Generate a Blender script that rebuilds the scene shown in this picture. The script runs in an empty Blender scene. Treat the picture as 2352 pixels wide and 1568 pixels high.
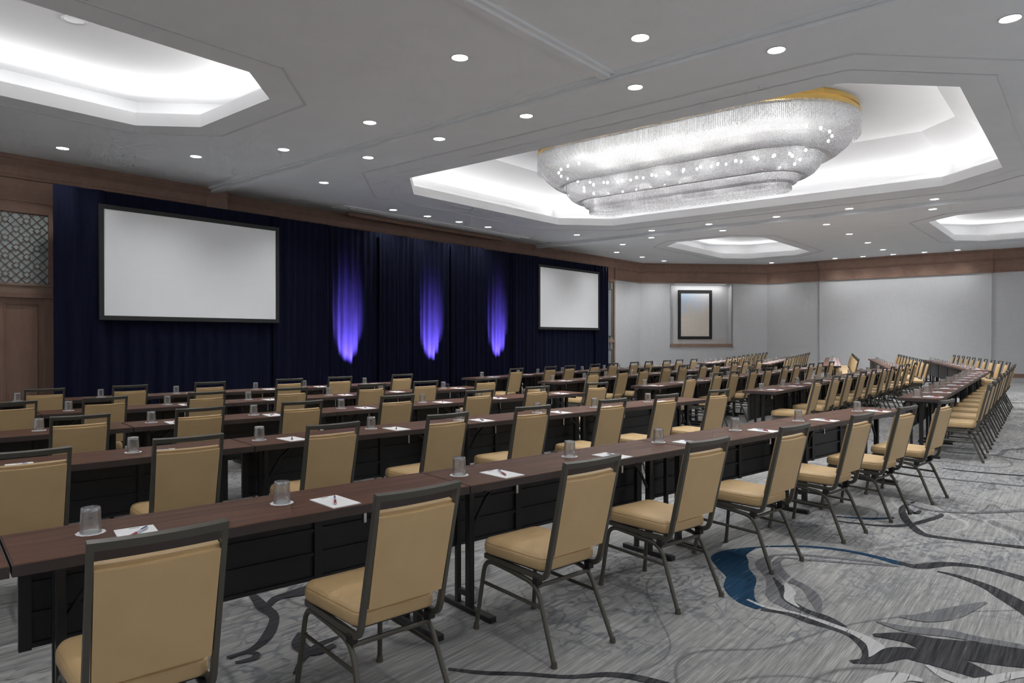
import bpy, bmesh, math, random
from mathutils import Vector, Matrix
from mathutils.geometry import tessellate_polygon
random.seed(7)
R = math.radians
PI = math.pi
scene = bpy.context.scene
COL = scene.collection

# ------------------------------------------------------------------ camera
EYE = 1.48
FPX = 1594.0
yaw, pit = R(50.07), R(-0.30)
fwd = Vector((math.sin(yaw) * math.cos(pit), math.cos(yaw) * math.cos(pit), math.sin(pit)))
rgt = Vector((math.cos(yaw), -math.sin(yaw), 0))
upv = rgt.cross(fwd)
cam = bpy.data.cameras.new('camera')
cam.sensor_width = 36.0
cam.lens = 36.0 * FPX / 2352.0
cam.clip_end = 200
camo = bpy.data.objects.new('camera', cam)
COL.objects.link(camo)
m = Matrix((rgt, upv, -fwd)).transposed().to_4x4()
m.translation = Vector((0, 0, EYE))
camo.matrix_world = m
scene.camera = camo

# ------------------------------------------------------------------ world, view, exposure
world = bpy.data.worlds.new('world')
scene.world = world
world.use_nodes = True
world.node_tree.nodes['Background'].inputs[0].default_value = (0.485, 0.50, 0.525, 1)
world.node_tree.nodes['Background'].inputs[1].default_value = 0.50
vs = scene.view_settings
vs.view_transform = 'Standard'
vs.look = 'None'
vs.exposure = 1.0
vs.gamma = 1.0
vs.use_curve_mapping = False
cy = scene.cycles
cy.use_denoising = True
cy.use_adaptive_sampling = True
cy.adaptive_threshold = 0.08
cy.adaptive_min_samples = 12
cy.max_bounces = 6
cy.diffuse_bounces = 3
cy.glossy_bounces = 3
cy.transmission_bounces = 6
cy.transparent_max_bounces = 10
cy.sample_clamp_indirect = 4.0
cy.caustics_reflective = False
cy.caustics_refractive = False

HC = 4.80            # main ceiling height
COVE_W = 5.2        # watts per metre of hidden cove strip
DOWN_W = 85.0        # watts of one recessed downlight
UP_W = 4200.0         # watts of one violet uplight

def point_light(name, kind, loc, energy, color=(1, 1, 1), parent=None, **kw):
    l = bpy.data.lights.new(name, kind)
    l.energy = energy
    l.color = color
    for k, v in kw.items():
        setattr(l, k, v)
    o = bpy.data.objects.new(name, l)
    o.location = loc
    COL.objects.link(o)
    if parent:
        o.parent = parent
    return o

# ------------------------------------------------------------------ helpers
def tag(o, label=None, cat=None, group=None, kind=None):
    if label: o['label'] = label
    if cat: o['category'] = cat
    if group: o['group'] = group
    if kind: o['kind'] = kind
    return o

def empty(name, loc=(0, 0, 0), rz=0.0):
    o = bpy.data.objects.new(name, None)
    o.location = loc
    o.rotation_euler = (0, 0, rz)
    o.empty_display_size = 0.1
    COL.objects.link(o)
    return o

class MB:
    """collects shapes into one mesh"""
    def __init__(self):
        self.v = []; self.f = []
    def add(self, vs, fs):
        n = len(self.v)
        self.v += [tuple(p) for p in vs]
        self.f += [tuple(i + n for i in f) for f in fs]
        return self
    def box(self, x0, x1, y0, y1, z0, z1):
        return self.add([(x0,y0,z0),(x1,y0,z0),(x1,y1,z0),(x0,y1,z0),(x0,y0,z1),(x1,y0,z1),(x1,y1,z1),(x0,y1,z1)],
                 [(0,3,2,1),(4,5,6,7),(0,1,5,4),(1,2,6,5),(2,3,7,6),(3,0,4,7)])
    def cbox(self, x0, x1, y0, y1, z0, z1, b=0.004, seg=1):
        bm = bmesh.new()
        bmesh.ops.create_cube(bm, size=1.0)
        for v in bm.verts:
            v.co = ((x0+x1)/2 + v.co.x*(x1-x0), (y0+y1)/2 + v.co.y*(y1-y0), (z0+z1)/2 + v.co.z*(z1-z0))
        bmesh.ops.bevel(bm, geom=list(bm.edges), offset=b, segments=seg, profile=0.5, affect='EDGES')
        bm.verts.index_update()
        self.add([v.co[:] for v in bm.verts], [[v.index for v in f.verts] for f in bm.faces])
        bm.free()
        return self
    def tube(self, path, r, n=8, caps=True, r2=None):
        P = [Vector(p) for p in path]
        T = []
        for i in range(len(P)):
            a = P[max(i-1,0)]; b = P[min(i+1,len(P)-1)]
            T.append((b-a).normalized())
        up = Vector((0,0,1)) if abs(T[0].z) < 0.9 else Vector((1,0,0))
        N = T[0].cross(up).normalized()
        vs = []; fs = []
        for i, p in enumerate(P):
            N = (N - T[i]*N.dot(T[i])).normalized()
            B = T[i].cross(N)
            rr = r if r2 is None else r + (r2-r)*i/(len(P)-1)
            for k in range(n):
                a = 2*PI*(k+0.5)/n
                vs.append(p + N*(math.cos(a)*rr) + B*(math.sin(a)*rr))
        for i in range(len(P)-1):
            for k in range(n):
                fs.append((i*n+k, i*n+(k+1)%n, (i+1)*n+(k+1)%n, (i+1)*n+k))
        if caps:
            fs.append(tuple(range(n-1,-1,-1)))
            fs.append(tuple((len(P)-1)*n+k for k in range(n)))
        return self.add(vs, fs)
    def ribbon_yz(self, path, xc, wx, wn):
        """flat bar following a path in the YZ plane, centre x = xc"""
        P = [Vector((0, p[0], p[1])) for p in path]
        vs = []; fs = []
        for i, p in enumerate(P):
            ta = (P[i]-P[i-1]).normalized() if i else None
            tb = (P[i+1]-P[i]).normalized() if i < len(P)-1 else None
            t = (ta+tb).normalized() if ta and tb else (ta or tb)
            nn = Vector((0, -t.z, t.y))
            sc = 1.0
            if ta and tb:
                sc = 1.0/max(0.5, t.dot(ta))
            for sx, sn in ((-1,-1),(1,-1),(1,1),(-1,1)):
                vs.append(Vector((xc+sx*wx/2, 0, 0)) + p + nn*(sn*wn/2*sc))
        for i in range(len(P)-1):
            for k in range(4):
                fs.append((i*4+k, i*4+(k+1)%4, (i+1)*4+(k+1)%4, (i+1)*4+k))
        fs.append((3,2,1,0)); n = (len(P)-1)*4; fs.append((n,n+1,n+2,n+3))
        return self.add(vs, fs)
    def lathe(self, prof, n=20, c=(0,0,0), close=False):
        vs = []; fs = []
        for (r, z) in prof:
            for k in range(n):
                a = 2*PI*k/n
                vs.append((c[0]+r*math.cos(a), c[1]+r*math.sin(a), c[2]+z))
        m_ = len(prof)
        for i in range(m_-1 if not close else m_):
            j = (i+1) % m_
            for k in range(n):
                fs.append((i*n+k, i*n+(k+1)%n, j*n+(k+1)%n, j*n+k))
        if not close:
            if prof[0][0] > 1e-6: fs.append(tuple(range(n-1,-1,-1)))
            if prof[-1][0] > 1e-6: fs.append(tuple((m_-1)*n+k for k in range(n)))
        return self.add(vs, fs)
    def rings(self, rings, cap0=True, cap1=True):
        n = len(rings[0]); vs = []; fs = []
        for r in rings: vs += r
        for i in range(len(rings)-1):
            for k in range(n):
                fs.append((i*n+k, i*n+(k+1)%n, (i+1)*n+(k+1)%n, (i+1)*n+k))
        if cap0: fs.append(tuple(range(n-1,-1,-1)))
        if cap1: fs.append(tuple((len(rings)-1)*n+k for k in range(n)))
        return self.add(vs, fs)
    def mesh(self, name, mat, smooth=False, angle=35):
        me = bpy.data.meshes.new(name)
        me.from_pydata(self.v, [], self.f)
        me.materials.append(mat)
        if smooth:
            me.polygons.foreach_set('use_smooth', [True]*len(me.polygons))
            me.set_sharp_from_angle(angle=R(angle))
        me.update()
        return me
    def build(self, name, mat, parent=None, smooth=False, angle=35, loc=(0,0,0), rz=0):
        o = bpy.data.objects.new(name, self.mesh(name, mat, smooth, angle))
        o.location = loc
        o.rotation_euler = (0,0,rz)
        COL.objects.link(o)
        if parent: o.parent = parent
        return o

def copy_tree(o, parent=None):
    c = o.copy()
    COL.objects.link(c)
    c.parent = parent
    for ch in o.children:
        copy_tree(ch, c)
    return c

def struct(o):
    o['kind'] = 'structure'
    return o

# ------------------------------------------------------------------ materials
class NT:
    def __init__(self, name):
        self.m = bpy.data.materials.new(name)
        self.m.use_nodes = True
        self.t = self.m.node_tree
        self.b = self.t.nodes['Principled BSDF']
        self.out = self.t.nodes['Material Output']
    def n(self, kind, **kw):
        nd = self.t.nodes.new(kind)
        for k, v in kw.items(): setattr(nd, k, v)
        return nd
    def l(self, a, b): self.t.links.new(a, b)
    def coords(self, scale=(1,1,1), kind='Object', rot=(0,0,0)):
        tc = self.n('ShaderNodeTexCoord'); mp = self.n('ShaderNodeMapping')
        mp.inputs['Scale'].default_value = scale
        mp.inputs['Rotation'].default_value = rot
        self.l(tc.outputs[kind], mp.inputs['Vector'])
        return mp.outputs['Vector']
    def noise(self, vec, scale=5, detail=3, rough=0.5, dist=0.0):
        nd = self.n('ShaderNodeTexNoise')
        nd.inputs['Scale'].default_value = scale
        nd.inputs['Detail'].default_value = detail
        nd.inputs['Roughness'].default_value = rough
        nd.inputs['Distortion'].default_value = dist
        self.l(vec, nd.inputs['Vector'])
        return nd.outputs['Fac']
    def ramp(self, fac, stops):
        nd = self.n('ShaderNodeValToRGB')
        el = nd.color_ramp.elements
        while len(el) < len(stops): el.new(0.5)
        for e, (p, c) in zip(el, stops):
            e.position = p
            e.color = (c, c, c, 1) if isinstance(c, (int, float)) else (*c, 1)
        self.l(fac, nd.inputs['Fac'])
        return nd.outputs['Color']
    def math(self, op, a, b=None, c=None):
        nd = self.n('ShaderNodeMath', operation=op)
        for i, x in enumerate((a, b, c)):
            if x is None: continue
            if isinstance(x, (int, float)): nd.inputs[i].default_value = x
            else: self.l(x, nd.inputs[i])
        return nd.outputs[0]
    def mix(self, fac, a, b):
        nd = self.n('ShaderNodeMix', data_type='RGBA')
        for i, x in ((0, fac), (6, a), (7, b)):
            if isinstance(x, (int, float)): nd.inputs[i].default_value = x
            elif isinstance(x, tuple): nd.inputs[i].default_value = (*x, 1)
            else: self.l(x, nd.inputs[i])
        return nd.outputs[2]
    def base(self, c):
        if isinstance(c, tuple): self.b.inputs['Base Color'].default_value = (*c, 1)
        else: self.l(c, self.b.inputs['Base Color'])
    def set(self, **kw):
        for k, v in kw.items():
            self.b.inputs[k.replace('_', ' ')].default_value = v
        return self
    def bump(self, h, strength=0.3, dist=0.01):
        nd = self.n('ShaderNodeBump')
        nd.inputs['Strength'].default_value = strength
        nd.inputs['Distance'].default_value = dist
        self.l(h, nd.inputs['Height'])
        self.l(nd.outputs['Normal'], self.b.inputs['Normal'])

def plain(name, col, rough=0.5, metal=0.0, spec=0.5, var=0.0, scale=8, bump=0.0):
    t = NT(name)
    v = t.coords()
    nz = t.noise(v, scale, 3)
    k = var
    t.base(t.ramp(nz, [(0.3, tuple(c*(1-k) for c in col)), (0.7, tuple(min(1, c*(1+k)) for c in col))]))
    t.set(Roughness=rough, Metallic=metal)
    t.b.inputs['Specular IOR Level'].default_value = spec
    if bump: t.bump(nz, bump, 0.004)
    return t.m

def wood(name, c0, c1, scale=(1.5, 30, 30), rough=0.4, seed=0.0):
    t = NT(name)
    v = t.coords(scale)
    a = t.noise(v, 1.0, 6, 0.6, 0.4)
    b = t.noise(v, 4.0, 3, 0.6)
    f = t.math('MULTIPLY_ADD', b, 0.35, t.math('MULTIPLY', a, 0.65))
    t.base(t.ramp(f, [(0.34, c0), (0.62, c1)]))
    t.set(Roughness=rough)
    t.b.inputs['Specular IOR Level'].default_value = 0.13
    t.bump(f, 0.06, 0.002)
    return t.m

def emit(name, col, strength):
    t = NT(name)
    t.base((0.9, 0.9, 0.9))
    t.b.inputs['Emission Color'].default_value = (*col, 1)
    t.b.inputs['Emission Strength'].default_value = strength
    return t.m

M = {}
M['ceil'] = plain('ceiling paint', (0.85, 0.87, 0.885), 0.85, spec=0.2, var=0.015, scale=2)
M['cove'] = plain('coffer paint', (0.82, 0.82, 0.825), 0.8, spec=0.2, var=0.01, scale=2)
M['reveal'] = plain('ceiling reveal', (0.70, 0.70, 0.705), 0.85, spec=0.2, var=0.02)
def wallpaper():
    t = NT('grey fabric wallcovering')
    v = t.coords((3, 3, 90)); a = t.noise(v, 1, 3)
    v2 = t.coords((60, 60, 2)); b = t.noise(v2, 1, 3)
    f = t.math('ADD', t.math('MULTIPLY', a, 0.5), t.math('MULTIPLY', b, 0.5))
    t.base(t.ramp(f, [(0.35, (0.63, 0.63, 0.635)), (0.65, (0.71, 0.71, 0.715))]))
    t.set(Roughness=0.85); t.bump(f, 0.05, 0.003)
    return t.m
M['wall'] = wallpaper()
M['brown'] = wood('brown stained wood', (0.265, 0.165, 0.125), (0.335, 0.215, 0.165), (3, 3, 3), 0.45)
M['brownpanel'] = wood('wall panel wood', (0.30, 0.185, 0.14), (0.36, 0.23, 0.175), (8, 8, 1.0), 0.5)
M['brownpale'] = wood('pale brown wood', (0.30, 0.205, 0.155), (0.38, 0.265, 0.20), (3, 3, 3), 0.45)
M['latticeback'] = plain('lattice backing', (0.46, 0.52, 0.535), 0.5, var=0.04)
M['latticebar'] = plain('lattice bar', (0.22, 0.155, 0.115), 0.45, var=0.06)
M['tabletop'] = wood('dark walnut laminate', (0.050, 0.021, 0.013), (0.150, 0.070, 0.044), (1.3, 26, 20), 0.42)
M['edge'] = plain('dark vinyl edge', (0.040, 0.030, 0.028), 0.45, var=0.08)
M['black'] = plain('black powder coat', (0.012, 0.012, 0.013), 0.42, metal=0.0, spec=0.5, var=0.05)
M['panel'] = plain('charcoal steel panel', (0.018, 0.018, 0.020), 0.45, spec=0.5, var=0.08)
M['steel'] = plain('bright steel', (0.6, 0.6, 0.6), 0.25, metal=1.0, var=0.05)
M['frame'] = plain('bronze grey metal', (0.088, 0.081, 0.066), 0.40, metal=0.25, spec=0.5, var=0.04)
def vinyl():
    t = NT('tan vinyl')
    v = t.coords(); a = t.noise(v, 5, 3); b = t.noise(v, 160, 2)
    t.base(t.ramp(a, [(0.3, (0.52, 0.358, 0.180)), (0.7, (0.58, 0.402, 0.208))]))
    t.set(Roughness=0.48); t.b.inputs['Specular IOR Level'].default_value = 0.4
    t.bump(t.math('MULTIPLY_ADD', a, 2.0, b), 0.08, 0.004)
    return t.m
M['vinyl'] = vinyl()
M['rubber'] = plain('black rubber', (0.01, 0.01, 0.01), 0.7, var=0.05)
def velour():
    t = NT('navy velour')
    v = t.coords((25, 25, 1.5)); a = t.noise(v, 1, 3)
    t.base(t.ramp(a, [(0.3, (0.0040, 0.0050, 0.0140)), (0.7, (0.0070, 0.0086, 0.0240))]))
    t.set(Roughness=0.9); t.b.inputs['Specular IOR Level'].default_value = 0.1
    return t.m
M['velour'] = velour()
M['screen'] = plain('matte screen', (0.80, 0.80, 0.805), 0.9, spec=0.1, var=0.01, scale=3)
M['screenframe'] = plain('screen border', (0.016, 0.016, 0.015), 0.7, var=0.05)
M['paper'] = plain('white paper', (0.86, 0.86, 0.86), 0.8, spec=0.2, var=0.02)
M['grey print'] = plain('grey print', (0.30, 0.30, 0.32), 0.8, var=0.02)
M['penred'] = plain('red pen plastic', (0.33, 0.02, 0.035), 0.3, var=0.05)
M['penwhite'] = plain('pale pen barrel', (0.55, 0.56, 0.66), 0.25, var=0.05)
M['pennavy'] = plain('navy pen clip', (0.03, 0.035, 0.12), 0.3, var=0.05)
M['gold'] = plain('polished brass', (0.60, 0.40, 0.13), 0.32, metal=0.75, var=0.06)
M['trimwhite'] = plain('white trim', (0.7, 0.7, 0.7), 0.5, var=0.02)
M['trimgrey'] = plain('grey trim', (0.25, 0.25, 0.25), 0.5, var=0.02)
M['lens'] = emit('lit downlight lens', (1.0, 0.995, 0.985), 9.0)
M['strip'] = emit('dim strip diffuser', (1, .99, .97), 0.5)
M['bulb'] = emit('lit bulb', (1.0, 0.99, 0.97), 9.0)
M['violetlens'] = emit('violet lens', (0.25, 0.12, 1.0), 3.0)
def glass():
    t = NT('clear glass')
    g = t.n('ShaderNodeBsdfGlass'); g.inputs['IOR'].default_value = 1.45; g.inputs['Roughness'].default_value = 0.0
    g.inputs['Color'].default_value = (0.98, 0.985, 0.985, 1)
    tr = t.n('ShaderNodeBsdfTransparent'); tr.inputs['Color'].default_value = (0.985, 0.99, 0.99, 1)
    gl = t.n('ShaderNodeBsdfGlossy'); gl.inputs['Roughness'].default_value = 0.02
    lw = t.n('ShaderNodeLayerWeight'); lw.inputs['Blend'].default_value = 0.22
    mx = t.n('ShaderNodeMixShader'); t.l(lw.outputs['Facing'], mx.inputs[0]); t.l(tr.outputs[0], mx.inputs[1]); t.l(gl.outputs[0], mx.inputs[2])
    m2 = t.n('ShaderNodeMixShader'); m2.inputs[0].default_value = 0.25; t.l(mx.outputs[0], m2.inputs[1]); t.l(g.outputs[0], m2.inputs[2])
    df = t.n('ShaderNodeBsdfDiffuse'); df.inputs['Color'].default_value = (0.95, 0.96, 0.97, 1)  # white diffuse share stands in for light refracted in the tumbler wall
    m3 = t.n('ShaderNodeMixShader'); m3.inputs[0].default_value = 0.07; t.l(m2.outputs[0], m3.inputs[1]); t.l(df.outputs[0], m3.inputs[2])
    t.l(m3.outputs[0], t.out.inputs['Surface'])
    return t.m
M['glass'] = glass()
def thickglass():
    t = NT('thick glass base')
    d = t.n('ShaderNodeBsdfDiffuse'); d.inputs['Color'].default_value = (0.9, 0.91, 0.92, 1)
    tr = t.n('ShaderNodeBsdfTransparent'); gl = t.n('ShaderNodeBsdfGlossy'); gl.inputs['Roughness'].default_value = 0.03
    nz = t.noise(t.coords((90, 90, 60)), 1.0, 2, 0.6)
    f = t.ramp(nz, [(0.42, 0.05), (0.58, 0.75)])  # mottled white painted in for the brightness that thick glass would refract
    a = t.n('ShaderNodeMixShader'); t.l(f, a.inputs[0]); t.l(tr.outputs[0], a.inputs[1]); t.l(d.outputs[0], a.inputs[2])
    b = t.n('ShaderNodeMixShader'); b.inputs[0].default_value = 0.25; t.l(a.outputs[0], b.inputs[1]); t.l(gl.outputs[0], b.inputs[2])
    t.l(b.outputs[0], t.out.inputs['Surface'])
    return t.m
M['glassbase'] = thickglass()
def pane():
    t = NT('pale mirror glass')
    t.base((0.36, 0.38, 0.39)); t.set(Roughness=0.15, Metallic=0.2)
    return t.m
M['pane'] = pane()
def crystal():
    t = NT('crystal bead')
    d = t.n('ShaderNodeBsdfDiffuse'); nz = t.noise(t.coords(), 85.0, 2, 0.7); cr = t.ramp(nz, [(0.36, (0.22, 0.22, 0.23)), (0.48, (0.75, 0.75, 0.77)), (0.58, (0.97, 0.97, 0.985))]); t.l(cr, d.inputs['Color'])  # dark-to-white speckle in the bead colour paints the glints of cut glass
    tl = t.n('ShaderNodeBsdfTranslucent'); t.l(cr, tl.inputs['Color'])
    gl = t.n('ShaderNodeBsdfGlossy'); gl.inputs['Roughness'].default_value = 0.08; gl.inputs['Color'].default_value = (0.95, 0.95, 0.97, 1)
    tr = t.n('ShaderNodeBsdfTransparent')
    a = t.n('ShaderNodeMixShader'); a.inputs[0].default_value = 0.5; t.l(d.outputs[0], a.inputs[1]); t.l(tl.outputs[0], a.inputs[2])
    b = t.n('ShaderNodeMixShader'); b.inputs[0].default_value = 0.30; t.l(a.outputs[0], b.inputs[1]); t.l(gl.outputs[0], b.inputs[2])
    c = t.n('ShaderNodeMixShader'); c.inputs[0].default_value = 0.08; t.l(b.outputs[0], c.inputs[1]); t.l(tr.outputs[0], c.inputs[2])
    t.l(c.outputs[0], t.out.inputs['Surface'])
    return t.m
M['crystal'] = crystal()

def carpet():
    t = NT('grey patterned carpet')
    # fine tufted streaks along X
    v1 = t.coords((1.6, 46, 1)); s1 = t.noise(v1, 1.0, 5, 0.65)
    v2 = t.coords((5.0, 150, 1)); s2 = t.noise(v2, 1.0, 3, 0.6)
    streak = t.math('MULTIPLY_ADD', s2, 0.45, t.math('MULTIPLY', s1, 0.55))
    col = t.ramp(streak, [(0.36, (0.15, 0.15, 0.153)), (0.50, (0.28, 0.277, 0.273)), (0.64, (0.45, 0.445, 0.435))])
    # big soft light and dark clouds
    v3 = t.coords((0.55, 0.8, 1)); cl = t.noise(v3, 1.0, 3, 0.55, 0.6)
    cloud = t.ramp(cl, [(0.40, 0.0), (0.62, 1.0)])
    col = t.mix(t.math('MULTIPLY', cloud, 0.40), col, (0.46, 0.455, 0.445))
    # crackled grey-blue blotches
    vor = t.n('ShaderNodeTexVoronoi', feature='DISTANCE_TO_EDGE'); vor.inputs['Scale'].default_value = 7.0
    vv = t.coords((1, 1.3, 1)); wob = t.n('ShaderNodeTexNoise'); wob.inputs['Scale'].default_value = 5; t.l(vv, wob.inputs['Vector'])
    vm = t.n('ShaderNodeVectorMath', operation='MULTIPLY_ADD'); t.l(wob.outputs['Color'], vm.inputs[0]); vm.inputs[1].default_value = (0.35, 0.35, 0); t.l(vv, vm.inputs[2])
    t.l(vm.outputs[0], vor.inputs['Vector'])
    crack = t.ramp(vor.outputs['Distance'], [(0.03, 1.0), (0.12, 0.0)])
    v5 = t.coords((0.45, 0.6, 1)); zone = t.ramp(t.noise(v5, 1.3, 2, 0.5), [(0.44, 0.0), (0.55, 1.0)])
    brk = t.ramp(t.noise(t.coords((6, 40, 1)), 1.0, 2), [(0.42, 0.0), (0.58, 1.0)])
    cf = t.math('MULTIPLY', t.math('MULTIPLY', crack, zone), t.math('MULTIPLY_ADD', brk, 0.55, 0.35))
    col = t.mix(cf, col, (0.15, 0.157, 0.175))
    # wandering contour bands
    for sc, off, w, c, fuzz in ((0.42, 0.50, 0.0050, (0.10, 0.10, 0.105), 0.008), (0.33, 0.43, 0.0035, (0.11, 0.112, 0.12), 0.008), (0.50, 0.585, 0.004, (0.60, 0.60, 0.595), 0.006)):
        vv = t.coords((sc, sc*1.5, 1))
        nz = t.noise(vv, 1.0, 1.2, 0.4, 0.9)
        d = t.math('ABSOLUTE', t.math('SUBTRACT', nz, off))
        edge = t.math('MULTIPLY_ADD', streak, fuzz, d)
        mask = t.ramp(edge, [(w, 1.0), (w + 0.005, 0.0)])
        col = t.mix(t.math('MULTIPLY', mask, 0.4 if c[0] > 0.3 else 0.8), col, c)
    t.base(col)
    t.set(Roughness=0.95); t.b.inputs['Specular IOR Level'].default_value = 0.08
    t.bump(streak, 0.25, 0.004)
    return t.m
M['carpet'] = carpet()
def band(name, c0, c1, cover):
    t = NT(name)
    s1 = t.noise(t.coords((2.0, 60, 1)), 1.0, 5, 0.65)
    t.base(t.ramp(s1, [(0.38, c0), (0.62, c1)]))
    t.set(Roughness=0.95); t.b.inputs['Specular IOR Level'].default_value = 0.08
    a = t.ramp(s1, [(cover - 0.02, 1.0), (cover + 0.02, 0.0)])
    t.l(a, t.b.inputs['Alpha'])
    return t.m
M['band_dark'] = band('charcoal carpet band', (0.026, 0.026, 0.030), (0.075, 0.075, 0.080), 0.66)
M['band_blue'] = band('blue carpet band', (0.010, 0.035, 0.075), (0.022, 0.065, 0.12), 0.64)
M['band_grey'] = band('grey carpet band', (0.11, 0.113, 0.125), (0.22, 0.22, 0.225), 0.60)
M['band_pale'] = band('pale carpet band', (0.42, 0.42, 0.42), (0.54, 0.535, 0.53), 0.60)
def art():
    t = NT('painted canvas')
    v = t.coords((1, 1, 1), 'Generated')
    sx = t.n('ShaderNodeSeparateXYZ'); t.l(v, sx.inputs[0])
    big = t.noise(t.coords((6, 6, 2.2), 'Generated'), 1.0, 5, 0.6)
    spk = t.noise(t.coords((60, 60, 14), 'Generated'), 1.0, 4, 0.8)
    h = t.math('ADD', sx.outputs['Z'], t.math('MULTIPLY', t.math('SUBTRACT', big, 0.5), 0.9))
    h = t.math('ADD', h, t.math('MULTIPLY', t.math('SUBTRACT', spk, 0.5), 0.5))
    sky = t.mix(t.ramp(sx.outputs['X'], [(0.1, 1.0), (0.8, 0.0)]), (0.86, 0.87, 0.89), (0.62, 0.76, 0.93))
    gold = t.mix(t.ramp(spk, [(0.4, 0.0), (0.6, 1.0)]), (0.80, 0.70, 0.58), (0.90, 0.84, 0.78))
    t.base(t.mix(t.ramp(h, [(0.46, 0.0), (0.74, 1.0)]), gold, sky))
    t.set(Roughness=0.7)
    return t.m
M['art'] = art()

# ------------------------------------------------------------------ room shell
X0, X1 = -4.4, 31.75
Y0 = -2.05
YS1, YS2 = 15.15, 15.55      # stage wall, left bay and centre/right bays
XB1 = 7.72                   # first ceiling beam
CH0, CH1 = (27.50, YS2), (31.75, 11.40)

floor = struct(MB().add([(X0,Y0,0),(X1,Y0,0),(X1,YS2,0),(X0,YS2,0)], [(0,1,2,3)]).build('floor', M['carpet']))

def octagon(x0, x1, y0, y1, c):
    return [(x0+c,y0),(x1-c,y0),(x1,y0+c),(x1,y1-c),(x1-c,y1),(x0+c,y1),(x0,y1-c),(x0,y0+c)]
def offset_oct(x0, x1, y0, y1, c, d):
    return octagon(x0-d, x1+d, y0-d, y1+d, c + d*(2-math.sqrt(2)))

COFFERS = [(-1.25, 5.25, 8.10, 11.49, 0.69), (-1.25, 5.25, 0.05, 3.45, 0.69), (9.71, 17.67, 1.36, 12.05, 1.15),
           (22.15, 28.64, 8.36, 11.87, 0.80), (22.15, 28.64, 0.12, 3.63, 0.80)]
outline = [(X0,Y0),(X1,Y0),CH1,CH0,(X0,YS2)]
loops = [[Vector((x,y,0)) for x,y in outline]] + [[Vector((x,y,0)) for x,y in reversed(octagon(*c))] for c in COFFERS]
flat = [v for l in loops for v in l]
tris = tessellate_polygon(loops)
ceil_mb = MB()
cf = []
for a,b,c in tris:
    n = (flat[b]-flat[a]).cross(flat[c]-flat[a]).z
    cf.append((a,b,c) if n < 0 else (a,c,b))
ceil_mb.add([(v.x,v.y,HC) for v in flat], cf)
ceiling = struct(ceil_mb.build('ceiling', M['ceil']))

def ring_strip(a, b, za, zb):
    n = len(a)
    return [(x,y,za) for x,y in a] + [(x,y,zb) for x,y in b], [(i,(i+1)%n,n+(i+1)%n,n+i) for i in range(n)]

for ci, cdef in enumerate(COFFERS):
    big = ci == 2
    LED = 0.30 if big else 0.90
    lip = HC + 0.20
    o0 = octagon(*cdef); o1 = offset_oct(*cdef, 0.03); o2 = offset_oct(*cdef, LED)
    mb = MB()
    mb.add(*ring_strip(o0, o0, HC, lip))            # visible lip band
    mb.add(*ring_strip(o0, o1, lip, lip))           # its rim
    mb.add(*ring_strip(o1, o1, lip-0.08, lip))
    mb.add(*ring_strip(o1, o2, lip-0.08, lip-0.08)) # cove ledge
    if big:
        o3 = offset_oct(*cdef, -0.75); top = HC + 1.07
        mb.add(*ring_strip(o2, o2, lip-0.08, HC+0.48))
        mb.add(*ring_strip(o2, o3, HC+0.48, top))
    else:
        o3 = o2; top = HC + 0.66
        mb.add(*ring_strip(o2, o2, lip-0.08, top))
    mb.add([(x,y,top) for x,y in o3], [tuple(range(8))])
    mb.build('coffer', M['cove'], ceiling)
    # hidden cove strip lamps, one along each side of the octagon, lying on the ledge
    om = offset_oct(*cdef, 0.16 if big else 0.45)
    cx, cyy = (cdef[0]+cdef[1])/2, (cdef[2]+cdef[3])/2
    for i in range(8):
        a = Vector((*om[i],0)); b = Vector((*om[(i+1)%8],0)); L = (b-a).length
        lo = point_light('cove_strip', 'AREA', ((a.x+b.x)/2, (a.y+b.y)/2, lip - (0.0 if big else 0.03)), COVE_W*L*(0.52 if big else 0.95 if ci < 2 else 0.62), shape='RECTANGLE', size=L*0.96, size_y=0.06 if big else 0.35)
        inward = Vector((cx-lo.location.x, cyy-lo.location.y, 0))
        nrm = Vector(((b-a).y, -(b-a).x, 0)).normalized()
        if nrm.dot(inward) < 0: nrm = -nrm
        z = -(Vector((0,0,1)) + nrm*(1.3 if big else 2.6)).normalized()
        x = (b-a).normalized(); y = z.cross(x)
        mw = Matrix((x, y, z)).transposed().to_4x4(); mw.translation = lo.location
        # area lamps shine along local -Z
        lo.matrix_world = mw
    # shallow reveal lines around the coffer
    d = 0.90 if big else 0.43
    r0 = offset_oct(*cdef, d); r1 = offset_oct(*cdef, d+0.035)
    MB().add(*ring_strip(r0, r1, HC-0.012, HC-0.012)).add(*ring_strip(r1, r1, HC-0.012, HC)).add(*ring_strip(r0, r0, HC-0.012, HC)).build('reveal', M['reveal'], ceiling)
    if big:
        r0 = offset_oct(*cdef, 0.42); r1 = offset_oct(*cdef, 0.44)
        MB().add(*ring_strip(r0, r1, HC-0.006, HC-0.006)).build('reveal', M['ceil'], ceiling)

# dropped beams (partition tracks)
def beam(name, x0, x1, y0, y1, along):
    mb = MB()
    if along == 'y':
        w = x1-x0
        mb.box(x0, x1, y0, y1, HC-0.035, HC+0.01)
        mb.box(x0+0.07, x1-0.02, y0, y1, HC-0.095, HC-0.035)
        mb.box(x0+0.045, x0+0.06, y0, y1, HC-0.05, HC-0.035)
    else:
        mb.box(x0, x1, y0, y1, HC-0.035, HC+0.01)
        mb.box(x0, x1, y0+0.06, y1-0.06, HC-0.07, HC-0.035)
    return struct(mb.build(name, M['ceil']))
beam('trim_1', 7.45, 7.72, Y0, YS2-0.25, 'y')
beam('trim_2', 19.56, 19.90, Y0, YS2-0.25, 'y')
beam('trim_3', X0, 7.46, 4.58, 4.82, 'x')

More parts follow.
